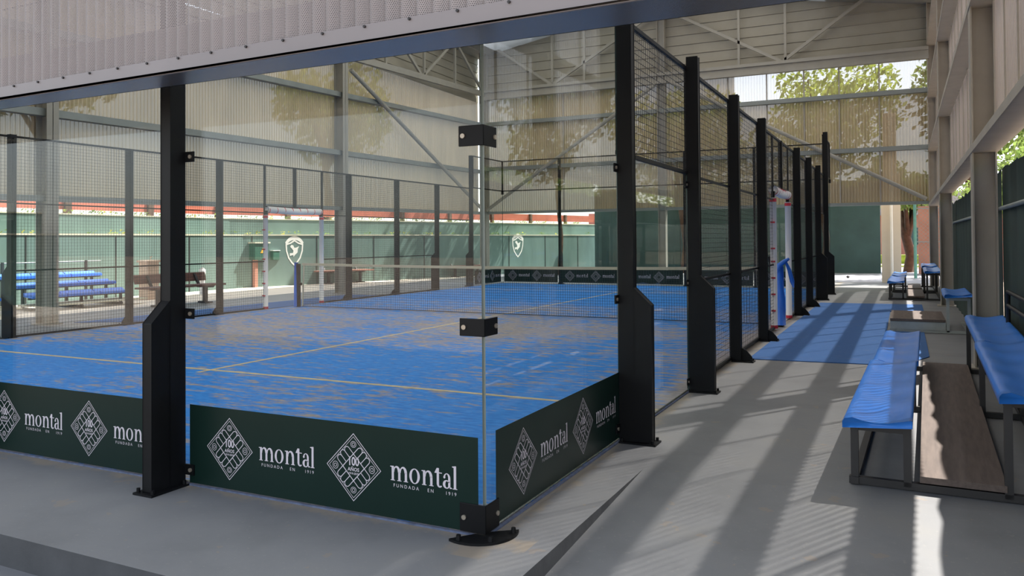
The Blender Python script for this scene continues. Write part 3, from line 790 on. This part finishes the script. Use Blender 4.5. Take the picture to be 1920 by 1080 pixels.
def banner(label, O, Ud, Nd, W, H, group, small=False):
    O = Vector(O); Ud = Vector(Ud); Nd = Vector(Nd)
    t = thing('advertising_banner', label, 'banner', O, group)
    m = MB(); th = .001
    P = lambda u, v, w: O+Ud*u+Vector((0, 0, v))+Nd*w
    pts = [P(0, 0, -th), P(W, 0, -th), P(W, H, -th), P(0, H, -th), P(0, 0, 0), P(W, 0, 0), P(W, H, 0), P(0, H, 0)]
    m.hexa(pts).build('sheet', BANNER, t)
    fr_ = (O, Ud, Nd)
    for c, t0 in ((.31, .53), (1.17, 1.40)):
        if c+.17 > W: continue
        A = Art(); diamond(A, c, H*.5, .17, .172)
        if not small:
            put(A, T_100, c, H*.5+.028, .8); put(A, T_AN, c, H*.5-.012); put(A, T_Y2, c, H*.5-.033)
        A.build('emblem', fr_, t)
        if t0+.36 <= W:
            A = Art(); word_montal(A, t0, H*.5-.036, .385); _fix_a(A, t0, H*.5-.036, .385)
            A.build('brand_name', fr_, t)
            if not small:
                for tx, uu in ((T_FUN, .092), (T_EN, .235), (T_YR, .35)):
                    A = Art(); put(A, tx, t0+uu, H*.5-.060); A.build('small_lettering', fr_, t)
    return t
GB = 'green banners at the foot of the near glass'
banner('dark green printed banner on the front glass, between front post and corner', (-1.93, -.0075, .015), (1, 0, 0), (0, -1, 0), 1.90, .45, GB)
banner('dark green printed banner at the bottom left, left of the front post', (-3.98, -.0075, .015), (1, 0, 0), (0, -1, 0), 1.90, .45, GB)
banner('dark green printed banner on the right side glass beside the corner', (.0075, .105, .03), (0, 1, 0), (1, 0, 0), 1.88, .45, GB)
GB = 'green banners at the foot of the far glass'
for i in range(5):
    banner('distant dark green banner on the far end glass, %s' % fl[i], (-9.95+2*i, 19.99, .06), (1, 0, 0), (0, -1, 0), 1.9, .42, GB, True)
banner('distant dark green banner on the left side glass at the far corner', (-9.99, 18.06, .06), (0, 1, 0), (1, 0, 0), 1.78, .42, GB, True)

# ================================================================== RIGHT SIDE BENCHES
def seat_mesh(x0, W, y0, y1, zt, nseg):
    """moulded seat strip: dished across, lip at the front, faint waves along"""
    m = MB(); prof = [(0, -.055), (.0, -.02), (.012, -.002), (.05, 0), (.10, -.014), (.16, -.022), (.22, -.018), (.28, -.004), (.32, .012), (.335, .012), (.335, -.03)]
    k = W/.335; ny = nseg*6; n = len(prof)
    for j in range(ny+1):
        y = y0+(y1-y0)*j/ny; wv = .006*math.cos(2*math.pi*j/6)
        for i, (a, z) in enumerate(prof):
            dz = wv if 3 <= i <= 7 else 0
            m.v.append((x0+a*k, y, zt+z+dz))
    for j in range(ny):
        for i in range(n-1):
            a = j*n+i; m.f.append((a, a+1, a+n+1, a+n)); m.m.append(0)
    for j in (0, ny):
        m.f.append(tuple(j*n+i for i in range(n))); m.m.append(0)
    for j in range(ny):
        a = j*n; m.f.append((a+n-1, a, a+n, a+2*n-1)); m.m.append(0)
    return m
def bleacher(label, loc, rzv, L, x1, z1, xb, zb, x2, z2, metal, group=None, first=True):
    t = thing('two_row_bleacher', label, 'bleacher', loc, group, rz=rzv)
    fr_ = MB(); b = .04
    ys = [.03+i*(L-.06)/max(1, int(L/1.6)) for i in range(int(L/1.6)+1)]
    rows = [(x1, z1)] if first else []
    rows.append((x2, z2))
    for y in ys:
        fr_.bar((x1 if first else xb[0], y, .025), (x2+.3, y, .025), b)
    for xx in ((x1+.03 if first else xb[0]+.04), x2+.3): fr_.bar((xx, 0, .025), (xx, L, .025), b)
    fr_.build('base_frame', metal, t, world=False)
    for xs_, zt in rows:
        for y in ys:
            for dx in (.03, .30):
                MB().bar((xs_+dx, y, .02), (xs_+dx, y, zt-.06), b).build('leg', metal, t, world=False)
        m = MB()
        for dx in (.03, .30): m.bar((xs_+dx, .0, zt-.075), (xs_+dx, L, zt-.075), b)
        for y in ys: m.bar((xs_+.02, y, zt-.075), (xs_+.31, y, zt-.075), b)
        m.build('seat_rail', metal, t, world=False)
        h = L*.49
        seat_mesh(xs_-.02, .35, -.14, h, zt, max(1, int(h/.45))).build('seat', SEAT, t, world=False, smooth=True)
        seat_mesh(xs_+.0, .34, h+.015, L+.02, zt-.004, max(1, int(h/.45))).build('seat', SEAT, t, world=False, smooth=True)
    MB().box(xb[0], xb[1], 0, L, zb-.035, zb).build('footboard', BOARD, t, world=False)
    return t
bleacher('long black-framed bench unit with two blue seat rows and brown footboard, nearest', (0, 1.63, 0), R(-1.3), 4.55,
         1.50, .405, (1.86, 2.27), .09, 2.25, .60, DKMET)
bleacher('small pale grey bench with one blue seat and low brown board', (0, 9.85, 0), 0, 1.5, 1.6, .2, (1.6, 2.33), .2, 2.33, .58, GREYMET, first=False)
tag(MB().box(1.6, 2.33, 9.86, 11.3, .03, .16).build('pale_riser', GREYMET), 'pale grey box step under the small bench board', 'step')
bleacher('far black-framed bench unit with short blue seats, the nearer of the far pair', (0, 16.6, 0), 0, 2.6, 1.47, .43, (1.84, 2.2), .1, 2.22, .66, DKMET, 'far benches')
bleacher('far black-framed bench unit with short blue seats, the farthest', (0, 19.7, 0), 0, 2.2, 1.52, .43, (1.88, 2.2), .1, 2.22, .68, DKMET, 'far benches')
# rails and windbreak behind
t = thing('guard_rail', 'black metal guard rail at the right edge behind the upper seats', 'rail', (2.665, 3, 0))
for z in (.76, .89): MB().tube([(2.665, -.5, z), (2.665, 5.4, z)], .02, 8).build('rail', DKMET, t, smooth=True)
for y in (0, 2.7, 5.4): MB().tube([(2.665, y, 0), (2.665, y, .9)], .02, 8).build('upright', DKMET, t, smooth=True)
def windbreak(label, y0, y1):
    t = thing('windbreak', label, 'windbreak', (2.74, (y0+y1)/2, 0), 'dark green windbreaks')
    m = MB(); n = 40
    for i in range(n+1):
        y = y0+(y1-y0)*i/n; x = 2.74+.012*math.sin(i*1.9)
        m.v += [(x, y, 0), (x, y, 2.12+.035*math.sin(i*.8)*math.sin(i*2.3))]
        if i: j = 2*i; m.f.append((j-2, j, j+1, j-1)); m.m.append(0)
    m.build('cloth', SCREEN, t, smooth=True)
    MB().tube([(2.715, y0, 1.70), (2.715, y1, 1.70)], .022, 8).build('rail', GIRT, t, smooth=True)
windbreak('dark green windbreak cloth at the right edge, nearest bay', -1.0, 6.60)
windbreak('dark green windbreak cloth between the two right columns', 6.56, 15.19)
windbreak('dark green windbreak cloth in the farthest right bay', 15.21, 22.3)

# ================================================================== OUTSIDE LEFT
W0, W1, W2, W3 = (-16.4, -9), (-16.4, 15), (-12.9, 27), (-10.9, 33.9)
def wallseg(m, p, q, z0, z1, th=.2, mi=0):
    p = Vector(p); q = Vector(q); d = (q-p).normalized(); n = Vector((-d.y, d.x))*th   # n points to -X
    m.hexa([(*(p+n), z0), (*p, z0), (*q, z0), (*(q+n), z0), (*(p+n), z1), (*p, z1), (*q, z1), (*(q+n), z1)], mi)
def off(p, d): return (p[0]-d, p[1])
m = MB()
for a, b in ((W0, W1), (W1, W2), (W2, W3)): wallseg(m, a, b, -.17, 1.60)
gw = thing('retaining_wall', 'green painted retaining wall in two tiers behind the left side', 'wall', (-16.4, 10, 0))
m.build('lower_tier', GREEN, gw)
m = MB()
for a, b in ((W0, W1), (W1, W2), (W2, W3)): wallseg(m, off(a, .55), off(b, .55), 1.3, 2.12)
m.build('upper_tier', GREEN, gw)
m = MB()
for a, b in ((W0, W1), (W1, W2), (W2, W3)):
    wallseg(m, (a[0]+.02, a[1]), (b[0]+.02, b[1]), 1.60, 1.64, .6); wallseg(m, (a[0]-.53, a[1]), (b[0]-.53, b[1]), 2.12, 2.15, .3)
m.build('coping', COPING, gw)
def alongwall(s):   # distance along the bent face, from Y=0
    pts = [(-16.4, 0), W1, W2, W3]
    for a, b in zip(pts, pts[1:]):
        L = (Vector(b)-Vector(a)).length
        if s <= L or b == W3: d = (Vector(b)-Vector(a))/L; return Vector(a)+d*s, d
        s -= L
for s in [1.2+2.35*i for i in range(14)]:
    p, d = alongwall(s); n = Vector((d.y, -d.x))*.004
    MB().bar((p.x+n.x, p.y+n.y, -.1), (p.x+n.x, p.y+n.y, 1.58), .03, .012, up=(n.x, n.y, 0)).build('joint', DKMET, gw)
# weeds on the ledges
random.seed(4)
def leaves(m, c, r, n, size, mi=0, squash=None):
    for _ in range(n):
        while True:
            v = Vector((random.uniform(-1, 1), random.uniform(-1, 1), random.uniform(-1, 1)))
            if .25 < v.length < 1: break
        p = Vector((c[0]+v.x*r[0], c[1]+v.y*r[1], c[2]+v.z*r[2])); a = Vector((random.gauss(0, 1), random.gauss(0, 1), random.gauss(0, 1))).normalized()
        b = a.orthogonal().normalized(); s = size*random.uniform(.6, 1.4); e = a.cross(b)
        m.face([p-b*s, p-e*s*.5, p+b*s, p+e*s*.5], mi)
m = MB()
for _ in range(230):
    s = random.uniform(3, 33); p, d = alongwall(s); h = random.choice((1.64, 2.15, 2.15))
    o = .25 if h < 2 else .68
    leaves(m, (p.x-o, p.y, h+.05), (.12, .25, .07), 8, .035, random.choice((0, 1)))
tag(m.build('weeds', [LEAF_C, LEAF_B]), 'yellow-green weeds along the tops of the green retaining wall', 'weeds')['kind'] = 'stuff'
# terrace ground and the red-brown parapet
m = MB(); m.face([(-60, -9, 2.1), (-16.95, -9, 2.1), (-16.95, 15, 2.1), (-13.45, 27, 2.1), (-11.4, 34, 2.1), (-11.4, 70, 2.1), (-60, 70, 2.1)])
tag(m.build('terrace', GROUND), 'sandy terrace above the green retaining wall', 'terrace')
pf = thing('parapet_fence', 'red-brown panelled parapet fence above the green retaining wall', 'fence', (-17.6, 10, 2.1))
pts = [(-17.5, -5), (-17.5, 15), (-14.1, 27), (-11.2, 36.5)]
for a, b in zip(pts, pts[1:]):
    L = (Vector(b)-Vector(a)).length; k = max(1, int(L/2.3))
    for i in range(k):
        p = Vector(a).lerp(Vector(b), i/k); q = Vector(a).lerp(Vector(b), (i+1)/k)
        MB().bar((p.x, p.y, 2.42), (q.x, q.y, 2.42), .06, .30).build('panel', BRICK, pf)
        MB().box(p.x-.0, p.x+.1, p.y-.09, p.y+.09, 2.1, 2.58).build('fence_post', BARK, pf)
# tall pink panels behind the far part
pk = thing('panel_fence', 'tall pinkish red panel fence rising behind the far green wall', 'fence', (-10, 37, 0))
for i in range(5): MB().box(-13.4+1.5*i, -11.94+1.5*i, 37, 37.1, 0, 2.8).build('panel', simple('pink_panel_%d' % i, srgb(206, 136, 126), .8, var=.06) if i == 0 else bpy.data.materials['pink_panel_0'], pk)

# crest logos painted on the wall
def crest(label, s0, zc, W, H):
    p, d = alongwall(s0); Nn = Vector((d.y, -d.x, 0)).normalized(); Ud = Vector((d.x, d.y, 0))
    t = thing('painted_crest', label, 'logo', (p.x, p.y, zc), 'white crests on the green wall')
    O = Vector((p.x, p.y, zc))+Nn*.004
    A = Art()
    sh = [(-.42, .20), (-.2, .25), (0, .34), (.2, .25), (.42, .20), (.40, -.02), (.29, -.27), (.12, -.44), (0, -.52), (-.12, -.44), (-.29, -.27), (-.40, -.02)]
    A.stroke([(a*W, b*H) for a, b in sh], .05, True); A.build('shield', (O, Ud, Nn), t, WHITE)
    A = Art(); A.band([(a*W, b*H) for a, b in ell(0, -.1, .6, .6, 38, 142, 12)], [(a*W, b*H) for a, b in ell(0, -.1, .52, .46, 38, 142, 12)])
    A.build('arc', (O, Ud, Nn), t, WHITE)
    A = Art()
    A.poly([(a*W, b*H) for a, b in [(-.22, .12), (-.16, .19), (-.06, .17), (0, .08), (.12, .1), (.24, .14), (.17, .04), (.16, -.08), (.02, -.17), (-.05, -.24), (-.06, -.17), (-.24, -.2), (-.24, -.1), (-.08, -.1), (-.05, -.02), (-.12, .05)]])
    A.build('animal_head', (O, Ud, Nn), t, WHITE)
crest('white painted shield crest on the green wall above the left net post', 16.8, 1.13, .72, .92)
crest('smaller white painted shield crest on the green wall behind the far glass', 27.6, 1.2, .78, .95)

# outside bleachers
def outdoor_bleacher(label, y0, y1, g):
    t = thing('outdoor_bleacher', label, 'bleacher', (-15.0, (y0+y1)/2, 0), g)
    for x, z in ((-14.35, .33), (-14.85, .52), (-15.35, .70)):
        n = int((y1-y0)/.6)
        sh = .35 if x > -14.5 else (0.2 if x > -15 else 0)
        for i in range(n):
            a = y0+(y1-y0)*i/n; b = y0+(y1-y0)*(i+1)/n-.03
            MB().prism([(x+.14, z-.06), (x+.14, z-.01), (x+.08, z+.01), (x-.1, z), (x-.16, z+.05), (x-.16, z-.03)], 'y', a, b).build('seat', SEAT_O, t)
        MB().bar((x, y0, z-.07), (x, y1, z-.07), .05, .04).build('seat_beam', DKMET, t)
    for y in (y0+.2, (y0+y1)/2, y1-.2):
        MB().bar((-14.3, y, .03), (-15.5, y, .03), .05).bar((-14.35, y, .03), (-14.35, y, .27), .05).bar((-14.85, y, .03), (-14.85, y, .46), .05).bar((-15.35, y, .03), (-15.35, y, .64), .05).bar((-15.55, y, .03), (-15.55, y, 1.0), .05).build('support', DKMET, t)
    MB().box(-14.7, -14.45, y0, y1+.2, .10, .14).box(-14.2, -14.0, y0, y1+.25, .10, .13).build('footboard', COPING, t)
    for z in (.82, .98): MB().tube([(-15.57, y0-.3, z), (-15.57, y1+.2, z)], .015, 6).build('back_rail', GIRT, t)
outdoor_bleacher('outdoor bleacher with three rows of bright blue seats behind the left column', 7.0, 9.35, 'outdoor bleachers')
outdoor_bleacher('outdoor blue bleacher cut by the left edge of the photo', 3.4, 6.4, 'outdoor bleachers')

def park_bench(label, x, y0, y1, mat, rz_=0, zb=.62):
    t = thing('park_bench', label, 'bench', (x, (y0+y1)/2, 0), 'outdoor benches', rz=rz_); L = (y1-y0)/2
    MB().box(-.05, .18, -L, L, .40, .44).build('seat_slat', mat, t, world=False)
    MB().box(-.32, -.09, -L, L, .40, .44).build('seat_slat', mat, t, world=False)
    MB().hexa([(-.42, -L*.93, zb-.12), (-.38, -L*.93, zb-.12), (-.38, L*.93, zb-.12), (-.42, L*.93, zb-.12), (-.48, -L*.93, zb+.08), (-.44, -L*.93, zb+.08), (-.44, L*.93, zb+.08), (-.48, L*.93, zb+.08)]).build('backrest', mat, t, world=False)
    for y in (-L*.62, L*.62):
        MB().box(-.12, -.02, y-.035, y+.035, .03, .36).box(-.25, .12, y-.05, y+.05, 0, .035).hexa([(-.3, y-.04, .36), (.16, y-.04, .36), (.16, y+.04, .36), (-.3, y+.04, .36), (-.34, y-.04, .40), (.2, y-.04, .40), (.2, y+.04, .40), (-.34, y+.04, .40)]).build('pedestal', DKMET, t, world=False)
        MB().bar((-.25, y, .38), (-.43, y, zb+.05), .05).build('back_support', DKMET, t, world=False)
park_bench('dark brown wooden bench outside the fence beside the blue bleacher', -12.75, 8.5, 10.6, BROWN)
park_bench('faded pinkish wooden bench behind the left net post', -15.1, 17.3, 19.4, PINKW, R(-16))
park_bench('reddish wooden bench by the green wall, farthest along', -13.5, 22.9, 24.9, BROWN, R(-16))
# drinking fountain, bollard
t = thing('drinking_fountain', 'pale stone drinking fountain with a small tap behind the brown bench', 'fountain', (-15.0, 10.45, 0))
MB().box(-15.16, -14.84, 10.29, 10.61, 0, .92).box(-15.2, -14.8, 10.25, 10.65, .92, .97).build('pedestal', simple('fountain_stone', srgb(206, 180, 160), .7), t)
MB().tube([(-15, 10.5, .97), (-15, 10.5, 1.05), (-14.94, 10.5, 1.06)], .014, 8).build('tap', BOLT, t)
t = MB().tube([(-15.3, 12.4, 0), (-15.3, 12.4, .52), (-15.3, 12.4, .54), (-15.3, 12.4, .66), (-15.3, 12.4, .72)], [.07, .07, .09, .09, .03], 12).build('bollard', PAD, smooth=True)
tag(t, 'short white bollard at the end of the brown bench', 'bollard')
# electric cabinet
p, d = alongwall(15.35)
t = thing('electric_cabinet', 'green electric cabinet with yellow warning triangle on the green wall', 'cabinet', (-16.2, 15.3, .85))
MB().box(-16.42, -16.1, 15.2, 15.78, .85, 1.36).build('body', CABG, t)
MB().box(-16.44, -16.06, 15.16, 15.82, 1.36, 1.40).build('lid', COPING, t)
MB().prism([(15.42, 1.06), (15.68, 1.06), (15.55, 1.26)], 'x', -16.097, -16.093).build('warning_triangle', YEL, t)
MB().prism([(15.545, 1.12), (15.56, 1.12), (15.565, 1.16), (15.555, 1.21), (15.54, 1.16)], 'x', -16.092, -16.090).build('warning_mark', BLACK, t)
MB().box(-16.32, -16.2, 15.3, 15.42, 0, .85).build('cable_duct', PINK, t)
t = thing('meter_box', 'small green box on the wall to the right of the electric cabinet', 'box', (-16.1, 15.98, .83))
MB().box(-16.25, -16.02, 15.9, 16.18, .83, 1.12).build('body', CABG, t, bevel=.01); MB().box(-16.27, -16.0, 15.88, 16.2, 1.12, 1.14).build('lid', WHITE, t)

# ================================================================== OUTSIDE FAR
t = thing('panel_wall', 'dark green panelled wall in shade beyond the far end of the hall', 'wall', (-5, 31.5, 0))
for i in range(6): MB().box(-11.0+2.0*i, -9.03+2.0*i, 31.4, 31.6, -.1, 3.6).build('panel', GREEN_DK, t)
MB().box(-11.0, .95, 31.38, 31.62, 3.6, 3.7).build('coping', COPING, t)
t = thing('rendered_column', 'cream rendered column beside the opening with the tree', 'column', (1.4, 24.3, 0))
MB().box(1.17, 1.72, 24.2, 24.6, -.1, 3.4).build('shaft', CREAM, t)
MB().tube([(1.46, 24.12, 0), (1.46, 24.12, 5.4)], .04, 8).build('downpipe', WHITE, t)
MB().box(1.24, 1.62, 24.2, 24.6, 3.4, 5.3).build('upper_shaft', CREAM, t)
# chain link fence with teal posts
t = thing('chain_link_fence', 'chain-link fence with teal post in the opening at the far right', 'fence', (2.6, 27, 0))
for x in (2.15, 4.0, 5.9): MB().tube([(x, 27.5, -.17), (x, 27.5, 2.7)], .05, 8).build('fence_post', TEAL, t, smooth=True)
for z in (2.4, 1.25): MB().tube([(2.15, 27.5, z), (5.9, 27.5, z)], .02, 6).build('rail', GIRT, t)
m = MB(); k = .13
x = 2.15-2.6
while x < 5.9:
    for sgn in (1, -1):
        xa, za, xb_, zb_ = (x, -.1, x+2.6, 2.5) if sgn > 0 else (x, 2.5, x+2.6, -.1)
        if xa < 2.15: tt = (2.15-xa)/2.6; za = za+(zb_-za)*tt; xa = 2.15
        if xb_ > 5.9: tt = (5.9-xa)/(xb_-xa); zb_ = za+(zb_-za)*tt; xb_ = 5.9
        m.bar((xa, 27.5, za), (xb_, 27.5, zb_), .008)
    x += k
m.build('netting', GIRT, t)
t = thing('low_house', 'distant low pinkish house with a grey roof beyond the tree', 'house', (4, 60, 0))
MB().box(-4, 14, 60, 66, -.17, 3.0).build('walls', PINK, t); MB().prism([(-4.5, 3.0), (14.5, 3.0), (13, 4.6), (-3, 4.6)], 'y', 59.6, 66.4).build('roof', simple('grey_roof', srgb(150, 146, 150), .8), t)
for i in range(4): MB().box(-2+4*i, -.6+4*i, 59.95, 60.02, .9, 2.1).build('window', GREEN_DK, t)
tag(MB().box(2.3, 9, 31, 31.3, -.17, 2.6).build('brick_wall', PINK), 'orange-pink garden wall behind the chain-link fence', 'wall')
tag(MB().box(-3, 12, 44, 46, -.17, -.13).box(-3, 12, 50, 52, -.17, .35).build('lawn_strip', LEAF_A), 'sunlit grass strip seen through the far right opening', 'lawn')

# ---- trees
def tree(label, x, y, z0, h, cr, n, leaf, trunk_r=.16, size=.13, group='trees outside the hall'):
    t = thing('tree', label, 'tree', (x, y, z0), group)
    top = Vector((x+random.uniform(-.3, .3), y, z0+h*.6))
    m = MB(); m.tube([(x, y, z0), (x+.1, y, z0+h*.18), (x-.08, y, z0+h*.36), tuple(top)], [trunk_r, trunk_r*.8, trunk_r*.75, trunk_r*.3], 9)
    cl = []
    for i in range(9):
        a = i*2.4; rr = cr*random.uniform(.35, .75); c = Vector((x+rr*math.cos(a), y+rr*math.sin(a), z0+h*random.uniform(.55, .92))); cl.append(c)
        m.tube([(x, y, z0+h*.35), tuple(top.lerp(c, .5)-Vector((0, 0, .2))), tuple(c)], [trunk_r*.5, trunk_r*.3, .02], 6)
    m.build('trunk', BARK, t, smooth=True)
    m = MB()
    for c in cl: leaves(m, c, (cr*.5, cr*.5, h*.17), n//9, size)
    m.build('foliage', leaf, t)
random.seed(11)
tree('sunlit yellow-green tree whose top shows above the far cladding, against the sky', -1.0, 30.0, -.17, 8.4, 2.6, 4500, LEAF_A)
tree('broad green tree behind the far cladding, right of the centre column', -6.4, 29.5, -.17, 7.6, 2.6, 4500, LEAF_A)
tree('dark small-leaved tree behind the top right of the far cladding', 3.9, 28.2, -.17, 8.2, 2.0, 3600, LEAF_B)
tree('dark tree with a forked trunk seen through the opening at the far right', 1.95, 33.0, -.17, 4.6, 1.7, 2600, LEAF_B, .24, .12)
tree('green tree casting dappled shade on the retaining wall, behind the hall corner', -10.64, 26.3, -.17, 9.4, 2.7, 4200, LEAF_B, .1, .14)
tree('tree behind the left cladding, above the terrace near the left column', -21.5, 12.0, 2.1, 6.6, 2.6, 3000, LEAF_B, .2, .15)
tree('tree behind the left cladding towards the hall corner', -20.5, 24.0, 2.1, 6.8, 2.6, 3200, LEAF_A, .2, .15)
tree('tree behind the left cladding at the very left edge', -21.5, 4.5, 2.1, 5.5, 2.3, 2400, LEAF_B, .2, .15)
for i, y in enumerate((2, 7, 12.5, 18)):
    tree('leafy tree glimpsed through the gap above the right windbreak, %s' % ['nearest', 'second along', 'third along', 'farthest'][i], 7.5, y, -.17, 4.6, 1.9, 1800, LEAF_B, .12, .13, 'trees right of the hall')
m = MB()
for i in range(240):
    y = 2+i*.095; leaves(m, (3.5+random.uniform(-.15, .15), y, 2.35+random.uniform(-.2, .25)), (.25, .2, .45), 22, .05)
tag(m.build('hedge', LEAF_B), 'tall leafy hedge outside the right wall, glimpsed over the windbreak', 'hedge')
# a ball left on the ground at the far end
tag(MB().tube([(.07, 26.2, .03), (.07, 26.2, .06), (.07, 26.2, .09), (.07, 26.2, .12)], [.02, .05, .05, .02], 8).build('dark_object', DKMET), 'small dark object lying on the pale ground beyond the far end', 'debris')
